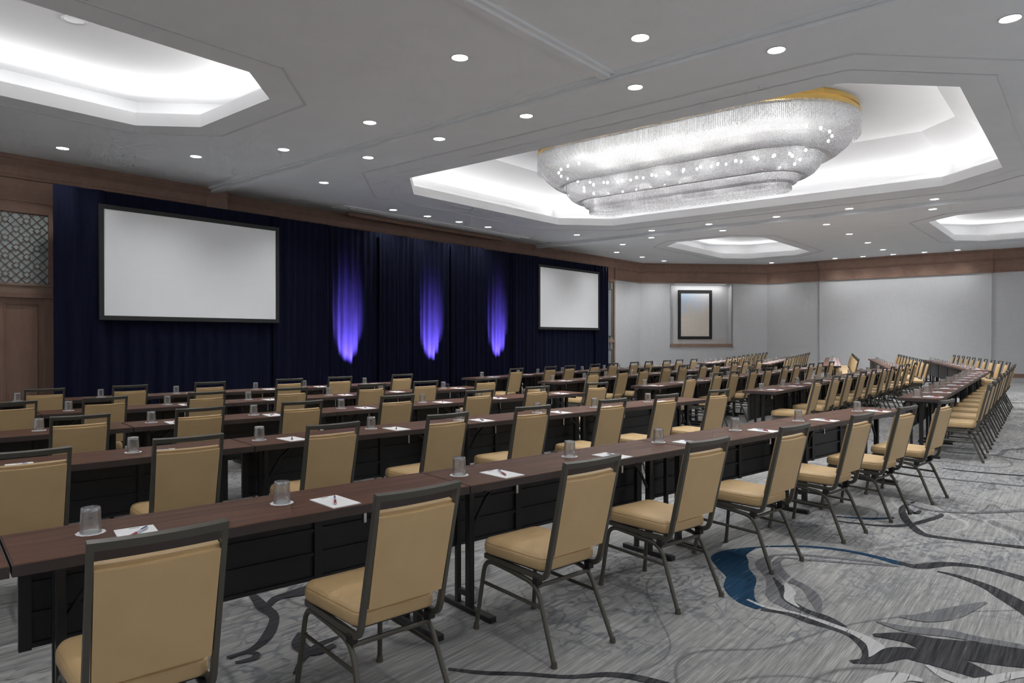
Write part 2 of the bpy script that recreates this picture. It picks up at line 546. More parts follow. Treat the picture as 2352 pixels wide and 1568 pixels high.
# walls
struct(MB().box(X0, XB1, YS1, YS1+0.5, 0, HC).build('wall_stage_left', M['brownpanel']))
struct(MB().box(XB1, CH0[0], YS2, YS2+0.1, 0, HC).build('wall_stage', M['wall']))
# walls behind and left of the camera omitted so the world's ambient fill enters
wr = MB().box(X1, X1+0.2, 9.10, CH1[1], 0, HC).box(X1-0.10, X1+0.2, 2.93, 9.10, 0, HC).box(X1, X1+0.2, Y0, 2.93, 0, HC)
struct(wr.build('wall_right', M['wall']))
# slanted corner wall with a niche, in its own frame: u along the wall, d into the wall
cdir = Vector((CH1[0]-CH0[0], CH1[1]-CH0[1], 0)); CL = cdir.length; cdir.normalize()
cin = Vector((cdir.y, -cdir.x, 0))      # pointing out of the room or into it
if cin.dot(Vector((13,6,0))-Vector((*CH0,0))) < 0: cin = -cin
def cw(u, d, z):  # d > 0 towards the room
    p = Vector((*CH0,0)) + cdir*u + cin*d
    return (p.x, p.y, z)
def cbox(mb, u0,u1,d0,d1,z0,z1):
    mb.add([cw(u0,d0,z0),cw(u1,d0,z0),cw(u1,d1,z0),cw(u0,d1,z0),cw(u0,d0,z1),cw(u1,d0,z1),cw(u1,d1,z1),cw(u0,d1,z1)],
           [(0,3,2,1),(4,5,6,7),(0,1,5,4),(1,2,6,5),(2,3,7,6),(3,0,4,7)])
    return mb
NU0, NU1, NZ0, NZ1, ND = 1.42, 4.28, 1.10, 3.93, 0.42
mb = MB()
cbox(mb, 0, NU0, -0.1, 0, 0, HC); cbox(mb, NU1, CL, -0.1, 0, 0, HC); cbox(mb, NU0, NU1, -0.1, 0, 0, NZ0); cbox(mb, NU0, NU1, -0.1, 0, NZ1, HC)
cbox(mb, NU0, NU1, -ND-0.05, -ND, NZ0, NZ1)
cbox(mb, NU0-0.04, NU0, -ND, 0, NZ0, NZ1); cbox(mb, NU1, NU1+0.04, -ND, 0, NZ0, NZ1)
cbox(mb, NU0, NU1, -ND, -0.1, NZ1, NZ1+0.04); cbox(mb, NU0, NU1, -ND, -0.1, NZ0-0.04, NZ0)
wc = struct(mb.build('wall_corner', M['wall']))
sill = MB(); cbox(sill, NU0-0.02, NU1+0.02, -ND, 0.03, NZ0, NZ0+0.11); cbox(sill, NU0-0.03, NU1+0.03, -0.02, 0.05, NZ0-0.03, NZ0+0.01)
struct(sill.build('trim_4', M['brownpale']))

# crown: frieze and cornice swept along the walls
def sweep(path, prof, closed=False):
    P = [Vector((*p,0)) for p in path]
    n = len(P); k = len(prof); vs = []; fs = []
    for i,p in enumerate(P):
        ta = (P[i]-P[i-1]).normalized() if i else None
        tb = (P[i+1]-P[i]).normalized() if i < n-1 else None
        na = Vector((ta.y,-ta.x,0)) if ta else None
        nb = Vector((tb.y,-tb.x,0)) if tb else None
        if na and nb:
            nn = (na+nb); nn = nn/ max(0.3, (1+na.dot(nb)))
        else: nn = na or nb
        for d,z in prof:
            q = p + nn*d
            vs.append((q.x,q.y,z))
    for i in range(n-1):
        for j in range(k-1):
            fs.append((i*k+j, i*k+j+1, (i+1)*k+j+1, (i+1)*k+j))
    return vs, fs
CROWN = [(0,3.94),(0.055,3.94),(0.06,3.985),(0.035,4.0),(0.035,4.39),(0.06,4.40),(0.075,4.43),(0.06,4.455),(0.075,4.47),(0.11,4.60),(0.16,4.68),(0.165,4.72),(0.19,4.72),(0.19,4.80)]
FRIEZE = [p for p in CROWN if p[1] <= 4.4]; CORN = [p for p in CROWN if p[1] >= 4.39]
def crown(name, path):
    # walking direction keeps the room on the right-hand side
    o = struct(MB().add(*sweep(path, FRIEZE)).build(name, M['brown']))
    MB().add(*sweep(path, CORN)).build('cornice', M['brown'], o)
    return o
crown('trim_5', [(X0, YS1), (7.50, YS1)])
crown('trim_6', [(XB1, YS2), (CH0[0], CH0[1]), (CH1[0], CH1[1]), (X1, 9.10), (X1-0.10, 9.05), (X1-0.10, 2.95), (X1, 2.90), (X1, Y0)])
struct(MB().box(7.44, 7.94, YS1-0.10, YS2, 0, 4.80).build('trim_7', M['brown']))
for xx in (12.35, 16.30, 20.05, 21.5, 25.3):
    MB().box(xx-0.05, xx+0.05, YS2-0.10, YS2, 3.95, 4.45).build('pilaster_block', M['brown'], bpy.data.objects['trim_6'])
MB().box(X1-0.18, X1, 2.88, 2.98, 3.95, 4.44).build('pilaster_block', M['brown'], bpy.data.objects['trim_6'])
# baseboards
struct(MB().box(X1-0.02, X1, Y0, 2.93, 0, 0.15).box(X1-0.12, X1-0.10, 2.93, 9.10, 0, 0.15).build('baseboard_right', M['brown']))
bb = MB(); cbox(bb, 0, CL, 0, 0.02, 0, 0.15); struct(bb.build('baseboard_corner', M['brown']))
struct(MB().box(XB1, CH0[0], YS2-0.02, YS2, 0, 0.15).build('baseboard_stage', M['brown']))

# recessed screen slot in the ceiling in front of the stage wall
slot = struct(MB().box(10.6, 18.0, 14.35, 14.85, HC-0.02, HC+0.005).build('trim_8', M['ceil']))
MB().box(11.2, 17.4, 14.95, 15.03, HC-0.12, HC-0.02).build('slot_rail', M['brown'], slot)
MB().box(10.9, 17.7, 14.50, 14.56, HC-0.035, HC-0.02).build('slot_edge', M['reveal'], slot)

# left-hand wall panelling: lattice panel, ledge, raised door panel
wl = bpy.data.objects['wall_stage_left']
YW = YS1
MB().box(X0, 4.50, YW-0.05, YW, 3.78, 3.98).box(X0, 4.50, YW-0.08, YW, 3.98, 4.03).build('panel_rail', M['brown'], wl)
MB().box(X0, 4.50, YW-0.06, YW, 2.30, 2.46).box(X0, 4.50, YW-0.09, YW, 2.44, 2.48).build('panel_rail', M['brownpale'], wl)
MB().box(X0, 4.50, YW-0.10, YW, 2.22, 2.30).build('panel_ledge', M['brown'], wl)
MB().box(4.43, 4.60, YW-0.07, YW, 2.46, 3.80).build('panel_stile', M['brown'], wl)
MB().box(4.36, 4.60, YW-0.035, YW, 0, 2.22).build('panel_stile', M['brownpanel'], wl)
for (xa, xb) in ((3.74, 4.26), (2.95, 3.62)):
    mb = MB()
    for a, b, c, d in ((xa, xb, 2.09, 2.11), (xa, xb, 0.25, 0.27), (xa, xa+0.02, 0.25, 2.11), (xb-0.02, xb, 0.25, 2.11)):
        mb.cbox(a, b, YW-0.025, YW+0.005, c, d, 0.005)
    mb.build('panel_moulding', M['brownpanel'], wl)

lat = empty('lattice_panel', (2.6, YW-0.005, 2.48))
tag(lat, 'brown diamond lattice screen over pale panel high on left wall', 'wall screen')
LW, LH, PT = 1.83, 1.28, 0.165
MB().box(0, LW, -0.012, 0.0, 0, LH).build('backing', M['latticeback'], lat)
def clip_line(p, d):
    t0, t1 = -9, 9
    for a in (0, 1):
        lim = (LW, LH)[a]
        if abs(d[a]) > 1e-9:
            u, v = (0-p[a])/d[a], (lim-p[a])/d[a]
            if u > v: u, v = v, u
            t0 = max(t0, u); t1 = min(t1, v)
    return t0, t1
def lat_bar(p0, p1, w, y0, y1, name):
    a = Vector((p0[0],0,p0[1])); b = Vector((p1[0],0,p1[1])); t = (b-a).normalized(); n = Vector((-t.z,0,t.x))*w/2
    pts = []
    for yy in (y1, y0):
        for q in (a-n, b-n, b+n, a+n):
            pts.append((q.x, yy, q.z))
    MB().add(pts, [(0,1,2,3),(7,6,5,4),(0,4,5,1),(1,5,6,2),(2,6,7,3),(3,7,4,0)]).build(name, M['latticebar'], lat)
for sgn in (1, -1):
    d = (math.sqrt(0.5), sgn*math.sqrt(0.5))
    for k in range(-30, 40):
        x = k*PT + (0.0 if sgn > 0 else 0.0)
        p = (x, 0)
        t0, t1 = clip_line(p, d)
        if t1-t0 > 0.04:
            lat_bar((p[0]+d[0]*t0, d[1]*t0), (p[0]+d[0]*t1, d[1]*t1), 0.014, -0.030, -0.012, 'lattice_bar')
# small squares standing on alternate crossings
for i in range(0, 12):
    for j in range(-1, 5):
        x, z = i*PT, j*2*PT + (i % 2)*PT
        if not (0.05 < x < LW-0.05 and 0.05 < z < LH-0.05): continue
        MB().add([(x+0.045,-0.034,z),(x,-0.034,z+0.045),(x-0.045,-0.034,z),(x,-0.034,z-0.045)], [(0,1,2,3)]).build('lattice_insert', M['latticeback'], lat)
        q = 0.066; w = 0.016
        mb = MB()
        for yy in (0,):
            o_ = [(x+q,z),(x,z+q),(x-q,z),(x,z-q)]; i_ = [(x+q-w*1.4,z),(x,z+q-w*1.4),(x-q+w*1.4,z),(x,z-q+w*1.4)]
            vs_ = [(a,-0.036,b) for a,b in o_]+[(a,-0.036,b) for a,b in i_]+[(a,-0.012,b) for a,b in o_]+[(a,-0.012,b) for a,b in i_]
            fs_ = []
            for k in range(4):
                k2 = (k+1)%4
                fs_ += [(k,k2,4+k2,4+k),(k,8+k,8+k2,k2),(4+k,4+k2,12+k2,12+k)]
            mb.add(vs_, fs_)
        mb.build('lattice_diamond', M['latticebar'], lat)

# decorative glazed pilaster beside the drapes
gp = empty('glazed_wall_panel', (24.55, YS2, 0))
tag(gp, 'tall narrow glazed panel with metal fretwork in brown wood frame beside drapes', 'wall panel')
gw, gh = 0.75, 3.94
MB().box(0, 0.10, -0.07, 0, 0, gh).box(gw-0.10, gw, -0.07, 0, 0, gh).box(0.10, gw-0.10, -0.07, 0, gh-0.12, gh).box(0.10, gw-0.10, -0.07, 0, 1.30, 1.42).box(0.10, gw-0.10, -0.07, 0, 0, 0.25).build('wood_frame', M['brownpale'], gp)
MB().box(-0.16, -0.02, -0.10, 0, 0, gh).build('wood_frame', M['brown'], gp)
for z0, z1 in ((0.25, 1.30), (1.42, gh-0.12)):
    g = MB().box(0.10, gw-0.10, -0.03, -0.02, z0, z1).build('glass_pane', M['pane'], gp)
    fr = MB()
    for xx in (0.115, gw-0.115, 0.22, gw-0.22):
        fr.box(xx-0.011, xx+0.011, -0.05, -0.03, z0+ (0.12 if 0.15 < xx < gw-0.15 else 0), z1-(0.30 if 0.15 < xx < gw-0.15 else 0))
    for zz in (z0+0.12, z1-0.30):
        fr.box(0.22, gw-0.22, -0.05, -0.03, zz-0.011, zz+0.011)
    fr.box(gw/2-0.011, gw/2+0.011, -0.05, -0.03, z0, z0+0.12); fr.box(gw/2-0.011, gw/2+0.011, -0.05, -0.03, z1-0.30, z1)
    fr.build('fretwork', M['frame'], g)

# framed picture in the niche
mid = (NU0+NU1)/2 - 0.16
px0, px1, pz0, pz1 = mid-0.80, mid+0.80, 1.42, 3.66
org = Vector(cw(mid, -ND, 0))
ang = math.atan2(cdir.y, cdir.x)
pic = empty('framed_picture', (org.x, org.y, pz0), ang)
tag(pic, 'framed abstract painting in pale blue and beige hanging in wall niche', 'picture')
hw, hh, fw_ = 0.80, pz1-pz0, 0.13
sgn = 1 if cin.dot(Vector((-math.sin(ang), math.cos(ang), 0))) > 0 else -1
def pb(x0,x1,ya,yb,z0,z1):
    y0, y1 = sorted((ya*sgn, yb*sgn)); return (x0,x1,y0,y1,z0,z1)
fm = MB()
for b in ((-hw,hw,0,0.06,0,fw_),(-hw,hw,0,0.06,hh-fw_,hh),(-hw,-hw+fw_,0,0.06,fw_,hh-fw_),(hw-fw_,hw,0,0.06,fw_,hh-fw_)):
    fm.cbox(*pb(*b), 0.008)
fm.build('picture_frame', M['screenframe'], pic)
MB().box(*pb(-hw+fw_-0.01, hw-fw_+0.01, 0, 0.035, fw_-0.01, hh-fw_+0.01)).build('canvas', M['art'], pic)

nl = empty('niche_light', cw((NU0+NU1)/2, -0.16, NZ1-0.02), ang)
tag(nl, 'slim light strip tucked under the top of the picture niche', 'light strip')
MB().box(-1.2, 1.2, -0.03, 0.03, 0, 0.02).build('housing', M['trimwhite'], nl)
MB().box(-1.18, 1.18, -0.02, 0.02, -0.004, 0).build('diffuser', M['strip'], nl)
lo = point_light('niche_strip', 'AREA', cw((NU0+NU1)/2, -0.16, NZ1-0.03), 5.5, shape='RECTANGLE', size=2.3, size_y=0.05)
lo.rotation_euler = (0, 0, ang)

# ------------------------------------------------------------------ carpet bands woven into the floor (traced on the floor plane)
def on_floor(x, y):
    d = fwd + rgt*((x-1176.0)/FPX) - upv*((y-784.0)/FPX)
    t = -EYE/d.z
    return Vector((d.x*t, d.y*t, 0))
def catmull(P, n=6):
    out = []
    for i in range(len(P)-1):
        p0, p1, p2, p3 = P[max(i-1,0)], P[i], P[i+1], P[min(i+2,len(P)-1)]
        for k in range(n):
            t = k/n
            out.append(0.5*((2*p1) + (p2-p0)*t + (2*p0-5*p1+4*p2-p3)*t*t + (3*p1-p0-3*p2+p3)*t*t*t))
    out.append(P[-1])
    return out
band_z = [0.0015]
def band_obj(pts, widths, mat, ox=1350, oy=850, sc=2.184):
    W = [on_floor(ox+x/sc, oy+y/sc) for x, y in pts]
    Q = [Vector((p.x, p.y, w)) for p, w in zip(W, widths)]
    C_ = catmull(Q)
    vs = []; fs = []
    for i, c in enumerate(C_):
        a = C_[max(i-1,0)]; b = C_[min(i+1,len(C_)-1)]
        t = Vector((b.x-a.x, b.y-a.y)).normalized()
        w = max(0.004, c.z)/2
        vs += [(c.x - t.y*w, c.y + t.x*w, band_z[0]), (c.x + t.y*w, c.y - t.x*w, band_z[0])]
    for i in range(len(C_)-1): fs.append((2*i, 2*i+1, 2*i+3, 2*i+2))
    band_z[0] += 0.00012
    MB().add(vs, fs).build('carpet_band', M[mat], floor)
B_ = band_obj
B_([(870,1195),(1000,1218),(1120,1262),(1230,1292),(1330,1332),(1400,1390),(1412,1430),(1375,1455)], [.07,.06,.06,.06,.06,.07,.06,.02], 'band_dark')
B_([(835,890),(745,915),(712,945),(728,990),(768,1040),(758,1095),(790,1152),(870,1195)], [.03,.15,.24,.20,.18,.17,.12,.07], 'band_blue')
B_([(800,1150),(900,1190),(1050,1220),(1200,1270),(1340,1320),(1430,1370),(1450,1410),(1420,1455)], [.02,.03,.03,.035,.05,.075,.075,.02], 'band_pale')
B_([(835,890),(930,884),(1100,885),(1280,903),(1450,938),(1560,968),(1640,980)], [.02,.03,.04,.05,.06,.08,.03], 'band_blue')
B_([(1560,962),(1650,985),(1800,972),(1950,985),(2070,1012),(2200,1050),(2400,1120)], [.04,.09,.08,.07,.07,.09,.1], 'band_dark')
B_([(925,932),(885,955),(880,985),(925,1040),(950,1090),(960,1140),(1020,1185),(1100,1220),(1160,1245)], [.03,.08,.09,.09,.12,.14,.10,.06,.02], 'band_grey')
B_([(985,935),(950,960),(955,995),(1010,1050),(1090,1090),(1140,1150),(1160,1215)], [.03,.05,.06,.07,.06,.07,.02], 'band_grey')
B_([(930,1040),(985,1110),(1000,1150),(1090,1205),(1200,1245),(1300,1290)], [.01,.06,.05,.05,.06,.01], 'band_dark')
B_([(985,1060),(1015,1110),(1010,1150),(1060,1190)], [.01,.06,.05,.01], 'band_pale')
B_([(920,930),(1050,925),(1200,938),(1400,958),(1560,985)], [.02,.04,.04,.04,.02], 'band_grey')
B_([(985,940),(1150,955),(1350,970),(1560,985)], [.02,.04,.03,.02], 'band_grey')
B_([(1755,1010),(1860,1035),(2000,1085),(2100,1140),(2200,1200),(2330,1290)], [.02,.05,.08,.11,.12,.12], 'band_dark')
B_([(1430,1330),(1600,1345),(1750,1385),(1950,1415),(2200,1440),(2400,1450)], [.03,.13,.20,.24,.24,.2], 'band_dark')
B_([(1320,1465),(1450,1455),(1560,1420),(1700,1440),(1850,1480),(2000,1540)], [.03,.07,.12,.16,.16,.1], 'band_dark')
B_([(1450,1262),(1600,1300),(1800,1320),(1950,1350),(2188,1390)], [.02,.08,.10,.08,.06], 'band_grey')
B_([(1560,1235),(1680,1245),(1800,1225),(1900,1195),(2000,1165)], [.03,.10,.12,.08,.02], 'band_grey')
B_([(1700,1480),(1800,1540),(1900,1570),(2000,1560),(2150,1530),(2300,1520)], [.02,.06,.06,.06,.05,.05], 'band_pale')
B_([(1380,1590),(1480,1560),(1580,1540),(1680,1560)], [.03,.09,.08,.03], 'band_pale')
B_([(-700,1500),(-520,1520),(-330,1525),(-100,1540),(100,1528),(250,1545),(420,1590)], [.02,.03,.03,.03,.04,.05,.06], 'band_dark')
B_([(1250,735),(1400,745),(1540,742)], [.02,.05,.02], 'band_blue')
B_([(1240,755),(1400,775),(1550,782),(1660,765),(1760,735),(1775,720)], [.02,.04,.05,.05,.05,.02], 'band_dark')
B_([(1640,660),(1580,690),(1590,740),(1640,795),(1700,828),(1850,850),(2000,868),(2188,890),(2350,905)], [.02,.05,.06,.06,.07,.06,.05,.07,.07], 'band_dark')
B_([(1570,650),(1700,700),(1900,715),(2050,712),(2188,704),(2350,700)], [.02,.05,.05,.06,.07,.07], 'band_grey')
B_([(1600,690),(1640,720),(1670,705)], [.02,.05,.02], 'band_dark')
B_([(1780,493),(1950,512),(2188,530),(2350,540)], [.02,.05,.06,.06], 'band_dark')
B_([(1560,520),(1750,540),(1950,560),(2188,582),(2350,590)], [.02,.04,.05,.05,.05], 'band_grey')
B_([(1750,390),(1820,410),(1950,420),(2060,425),(2100,400),(2188,395)], [.03,.05,.06,.06,.06,.05], 'band_grey')
B_([(1900,415),(2050,430),(2188,452)], [.02,.05,.05], 'band_grey')
L1 = dict(ox=0, oy=850, sc=2.184)
B_([(1150,1135),(1240,1110),(1320,1190),(1375,1240),(1345,1330),(1270,1400),(1140,1445)], [.08,.03,.07,.05,.06,.04,.03], 'band_dark', **L1)
B_([(1640,985),(1600,1070),(1480,1110),(1380,1150),(1340,1200)], [.06,.08,.05,.06,.02], 'band_dark', **L1)
B_([(1180,1470),(1270,1450),(1285,1425),(1230,1420),(1150,1450)], [.02,.04,.03,.02,.02], 'band_dark', **L1)
B_([(1700,1340),(1600,1380),(1520,1450),(1480,1530)], [.02,.04,.03,.02], 'band_dark', **L1)
L2 = dict(ox=650, oy=850, sc=2.184)
B_([(940,860),(1000,825),(1070,805),(1150,812)], [.02,.05,.04,.02], 'band_blue', **L2)
B_([(870,1190),(950,1165),(985,1120),(950,1085)], [.02,.04,.04,.02], 'band_grey', **L2)
B_([(200,1030),(240,985),(330,970),(400,1000)], [.05,.06,.06,.03], 'band_dark', **L2)
B_([(0,1140),(110,1110),(210,1080),(330,1060)], [.05,.12,.10,.02], 'band_dark', **L2)
B_([(100,1320),(80,1380),(160,1420),(260,1380)], [.05,.07,.06,.03], 'band_dark', **L2)

# ------------------------------------------------------------------ chandelier
CX, CYc = 13.69, 6.74
chd = empty('chandelier', (CX, CYc, 5.87))
ZS = 1.085     # drop of the tiers below the brass rim
tag(chd, 'long tiered crystal bead chandelier with brass rim in central ceiling coffer', 'chandelier')
def stadium(hl, hw, n=48, step=None):
    """points on a long rounded outline, long axis along Y; returns (x,y)"""
    s = max(0.0, hl-hw); per = 4*s + 2*PI*hw
    cnt = n if step is None else int(per/step)
    out = []
    for i in range(cnt):
        t = per*i/cnt
        if t < 2*s: out.append((hw, -s+t))
        elif t < 2*s+PI*hw:
            a = (t-2*s)/hw; out.append((hw*math.cos(a), s+hw*math.sin(a)))
        elif t < 4*s+PI*hw: out.append((-hw, s-(t-2*s-PI*hw)))
        else:
            a = PI+(t-4*s-PI*hw)/hw; out.append((hw*math.cos(a), -s+hw*math.sin(a)))
    return out
def plate(hl, hw, z0, z1):
    o = stadium(hl, hw, 80)
    mb = MB(); mb.rings([[(x,y,z0*ZS) for x,y in o], [(x,y,z1*ZS) for x,y in o]])
    return mb
for hl, hw, z0, z1 in ((3.38,1.50,-0.05,0.0),(3.46,1.57,-0.12,-0.05),(3.42,1.53,-0.16,-0.12),(3.48,1.59,-0.22,-0.16)):
    plate(hl, hw, z0, z1).build('brass_rim', M['gold'], chd)
plate(3.36, 1.48, -0.245, -0.22).build('inner_plate', M['trimwhite'], chd)

OCT_V = [(1,0,0),(-1,0,0),(0,1,0),(0,-1,0),(0,0,1),(0,0,-1)]
OCT_F = [(0,2,4),(2,1,4),(1,3,4),(3,0,4),(2,0,5),(1,2,5),(3,1,5),(0,3,5)]
def strands(profile, step, bead, pitch, jitter=0.0):
    """profile: list of (half length, half width, z); strands follow it, beads spaced along"""
    import numpy as np
    base = stadium(profile[0][0], profile[0][1], step=step)
    cnt = len(base)
    cols = []
    for hl, hw, z in profile:
        s = max(0.0, hl-hw); per = 4*s+2*PI*hw
        o = stadium(hl, hw, n=cnt)
        cols.append([(x, y, z*ZS) for x, y in o])
    P = np.array(cols)                      # levels x strands x 3
    pts = []
    for k in range(cnt):
        poly = P[:, k, :]
        seg = np.linalg.norm(np.diff(poly, axis=0), axis=1); cum = np.r_[0, np.cumsum(seg)]
        L = cum[-1] + (random.uniform(-jitter, jitter) if jitter else 0)
        q = np.arange(random.random()*pitch*0.3, L, pitch)
        pts.append(np.stack([np.interp(q, cum, poly[:, i]) for i in range(3)], axis=1))
    pts = np.concatenate(pts)
    ov = np.array(OCT_V)*bead; of = np.array(OCT_F)
    V = (pts[:, None, :] + ov[None]).reshape(-1, 3)
    F = (of[None] + (np.arange(len(pts))*6)[:, None, None]).reshape(-1, 3)
    me = bpy.data.meshes.new('bead_strands')
    me.vertices.add(len(V)); me.vertices.foreach_set('co', V.astype('f').ravel())
    me.loops.add(F.size); me.loops.foreach_set('vertex_index', F.astype('i').ravel())
    me.polygons.add(len(F)); me.polygons.foreach_set('loop_start', (np.arange(len(F))*3).astype('i'))
    me.update(calc_edges=True); me.validate()
    me.materials.append(M['crystal'])
    o = bpy.data.objects.new('bead_strands', me); COL.objects.link(o); o.parent = chd; o['kind'] = 'stuff'
    return o
strands([(3.44,1.55,-0.22),(3.44,1.55,-0.36),(3.40,1.51,-0.50),(3.28,1.39,-0.66),(3.10,1.21,-0.80),(2.98,1.09,-0.86),(2.86,0.97,-0.84),(2.80,0.91,-0.78)], 0.027, 0.0105, 0.0215)
strands([(3.47,1.58,-0.22),(3.47,1.58,-0.52)], 0.034, 0.0105, 0.0215, 0.05)
strands([(2.80,0.93,-0.70),(2.80,0.93,-0.86),(2.77,0.90,-1.00),(2.68,0.81,-1.10),(2.55,0.68,-1.17),(2.45,0.58,-1.16),(2.40,0.53,-1.10)], 0.025, 0.0105, 0.0215)
strands([(2.42,0.55,-1.05),(2.42,0.55,-1.18),(2.36,0.49,-1.27),(2.27,0.40,-1.31)], 0.024, 0.0105, 0.0215)
strands([(2.27,0.38,-1.10),(2.27,0.38,-1.40)], 0.020, 0.0095, 0.0195, 0.03)
strands([(2.20,0.26,-1.10),(2.20,0.26,-1.38)], 0.024, 0.0095, 0.0195, 0.03)
bulb = MB().lathe([(0.001,-0.034),(0.020,-0.026),(0.028,0.0),(0.020,0.026),(0.001,0.034)], 10).mesh('bulb', M['bulb'], True)
def bulbs(hl, hw, z, n):
    for x, y in stadium(hl, hw, n):
        b = bpy.data.objects.new('bulb', bulb); COL.objects.link(b); b.location = (x, y, z*ZS); b.parent = chd
bulbs(2.98, 1.08, -0.52, 42)
bulbs(2.42, 0.55, -0.88, 30)
for k in range(5):
    y = (k-2)*1.1
    for sx in (-0.55, 0.55):
        point_light('chandelier_glow', 'POINT', (CX+sx, CYc+y, 5.87-0.48), 2.4, (1, .99, .975), shadow_soft_size=0.15)
    point_light('chandelier_glow', 'POINT', (CX, CYc+y*0.9, 5.87-0.98), 13.0, (1, .99, .975), shadow_soft_size=0.12)

# ------------------------------------------------------------------ recessed downlights
def make_downlight():
    t = empty('ceiling_light')
    MB().lathe([(0.098,0.004),(0.110,0.0),(0.112,-0.006),(0.100,-0.009),(0.093,-0.004),(0.093,0.004)], 24, close=True).build('trim_ring', M['trimwhite'], t, True)
    MB().lathe([(0.0005,-0.003),(0.093,-0.003),(0.093,0.002)], 24).build('lit_lens', M['lens'], t)
    return t
dl0 = make_downlight()
DL = [((4.28,13.84),'above the lattice wall panel'),((6.04,12.6),'above the large screen'),((6.81,10.95),'second from stage on left ceiling bay'),((6.81,8.56),'third from stage on left ceiling bay'),
 ((5.92,5.76),'alone near top middle of view'),((6.81,3.85),'largest, at the top centre'),
 ((8.11,2.81),'beside beam, closest to camera in its line'),((8.11,4.66),'beside beam, second in its line'),((8.11,6.51),'beside beam, third in its line'),((8.11,8.37),'beside beam, fourth in its line'),((8.11,10.24),'beside beam, fifth in its line'),((8.81,12.62),'beside beam, nearest the stage drapes'),
 ((8.87,0.67),'at top right corner of view'),
 ((11.84,13.93),'first of four along stage drapes'),((13.05,13.93),'second of four along stage drapes'),((14.27,13.92),'third of four along stage drapes'),((15.49,13.9),'fourth of four along stage drapes'),
 ((18.5,12.76),'alone above the small screen drapes'),
 ((19.24,10.47),'near side of far beam, first from stage'),((19.24,8.61),'near side of far beam, second from stage'),((19.24,6.66),'near side of far beam, third from stage'),((19.24,4.81),'near side of far beam, fourth from stage'),((19.24,2.92),'near side of far beam, fifth from stage'),
 ((20.6,11.23),'past far beam, first from stage'),((20.65,8.79),'past far beam, second from stage'),((21.49,5.99),'past far beam, between the two coffers'),((20.7,3.18),'past far beam, by right coffer corner'),
 ((21.44,12.82),'above right end of drapes'),((23.27,14.18),'first of three before the wall panel'),((25.29,14.2),'second of three before the wall panel'),((27.18,14.2),'third of three, by the slanted corner'),
 ((30.9,10.9),'above niche wall corner'),((23.94,5.98),'first in line between far coffers'),((26.54,6.03),'second in line between far coffers'),((29.0,6.07),'third in line between far coffers'),
 ((30.9,8.27),'first along far wall cornice'),((30.9,7.2),'second along far wall cornice'),((30.9,6.1),'third along far wall cornice'),((30.9,5.02),'fourth along far wall cornice'),((30.9,3.93),'fifth along far wall cornice')]
first = True
for (x, y), where in DL:
    o = dl0 if first else copy_tree(dl0)
    first = False
    o.location = (x, y, HC)
    tag(o, 'round recessed downlight ' + where, 'ceiling light', 'recessed ceiling downlights')
    point_light('downlight_beam', 'SPOT', (x, y, HC-0.03), DOWN_W*(0.30 if x > 30.5 else 0.4 if (y > 13.4 and x < 23) else 0.9 if (x > 17 and y > 12.3) else 2.2 if x > 17 else 1.05), (0.965, 0.985, 1.0), spot_size=R(125), spot_blend=0.9, shadow_soft_size=0.08)
# the same fittings go on behind the camera, out of view: only their lamps matter here
for x, y in ((2.0, 5.76), (-1.9, 5.76), (6.81, 1.5), (6.0, -0.6), (2.0, -0.9), (-2.6, 2.0), (-2.6, 9.8), (12.0, 0.2), (15.4, 0.2), (18.5, 0.4), (21.4, -0.6), (25.0, -0.9)):
    point_light('downlight_beam', 'SPOT', (x, y, HC-0.03), DOWN_W, (1, .99, .975), spot_size=R(125), spot_blend=0.9, shadow_soft_size=0.08)
# deep reflector downlight set in the left coffer
od = empty('coffer_light', (3.16, 9.79, 5.46))
tag(od, 'unlit recessed reflector light inside the left ceiling coffer', 'ceiling light')
MB().lathe([(0.13,0.0),(0.145,-0.004),(0.145,-0.012),(0.125,-0.012),(0.10,-0.002)], 24).build('trim_ring', M['trimwhite'], od, True)
MB().lathe([(0.0005,-0.004),(0.11,-0.006)], 24).build('reflector', M['steel'], od, True)

# ------------------------------------------------------------------ drapes and screens
YD = 14.30
def drape(name, x0, x1, z0, z1, y, label, amp=0.045, wl=0.17, hem=True):
    x0 -= 0.09; x1 += 0.09
    W = x1-x0; nx = max(8, int(W/0.016)); nz = 9
    ph = [random.uniform(0, 6.28) for _ in range(6)]
    vs = []; fs = []
    for j in range(nz+1):
        v = j/nz; z = z0+(z1-z0)*v
        for i in range(nx+1):
            u = i*W/nx
            w = math.sin(2*PI*u/wl + ph[0] + 1.1*math.sin(u*2.3+ph[1]) + 0.35*math.sin(v*2+u))
            w2 = math.sin(2*PI*u/(wl*2.7)+ph[2]+0.8*math.sin(u*1.1+ph[3]))
            gather = 1.0 - 0.55*max(0, (v-0.85)/0.15)
            vs.append((u, -(amp*(0.62*w+0.38*w2)*gather), z))
    for j in range(nz):
        for i in range(nx):
            a = j*(nx+1)+i
            fs.append((a, a+1, a+nx+2, a+nx+1))
    o = MB().add(vs, fs).build(name, M['velour'], None, True, 80, loc=(x0, y, 0))
    tag(o, label, 'curtain', 'navy stage drapes')
    return o
drape('stage_drape', 4.35, 5.02, 0, 4.25, YD, 'narrow navy drape left of the large screen', 0.05, 0.36)
drape('stage_drape', 4.98, 8.72, 3.96, 4.25, YD+0.05, 'navy valance strip above the large screen', 0.012, 0.30)
drape('stage_drape', 5.02, 8.68, 0, 1.86, YD+0.05, 'navy pleated skirt below the large screen', 0.05, 0.26)
drape('stage_drape', 8.70, 10.0, 0, 4.23, YD, 'navy drape directly right of the large screen', 0.05, 0.19)
drape('stage_drape', 10.0, 11.75, 0, 4.23, YD+0.05, 'navy drape with the leftmost violet light', 0.05, 0.19)
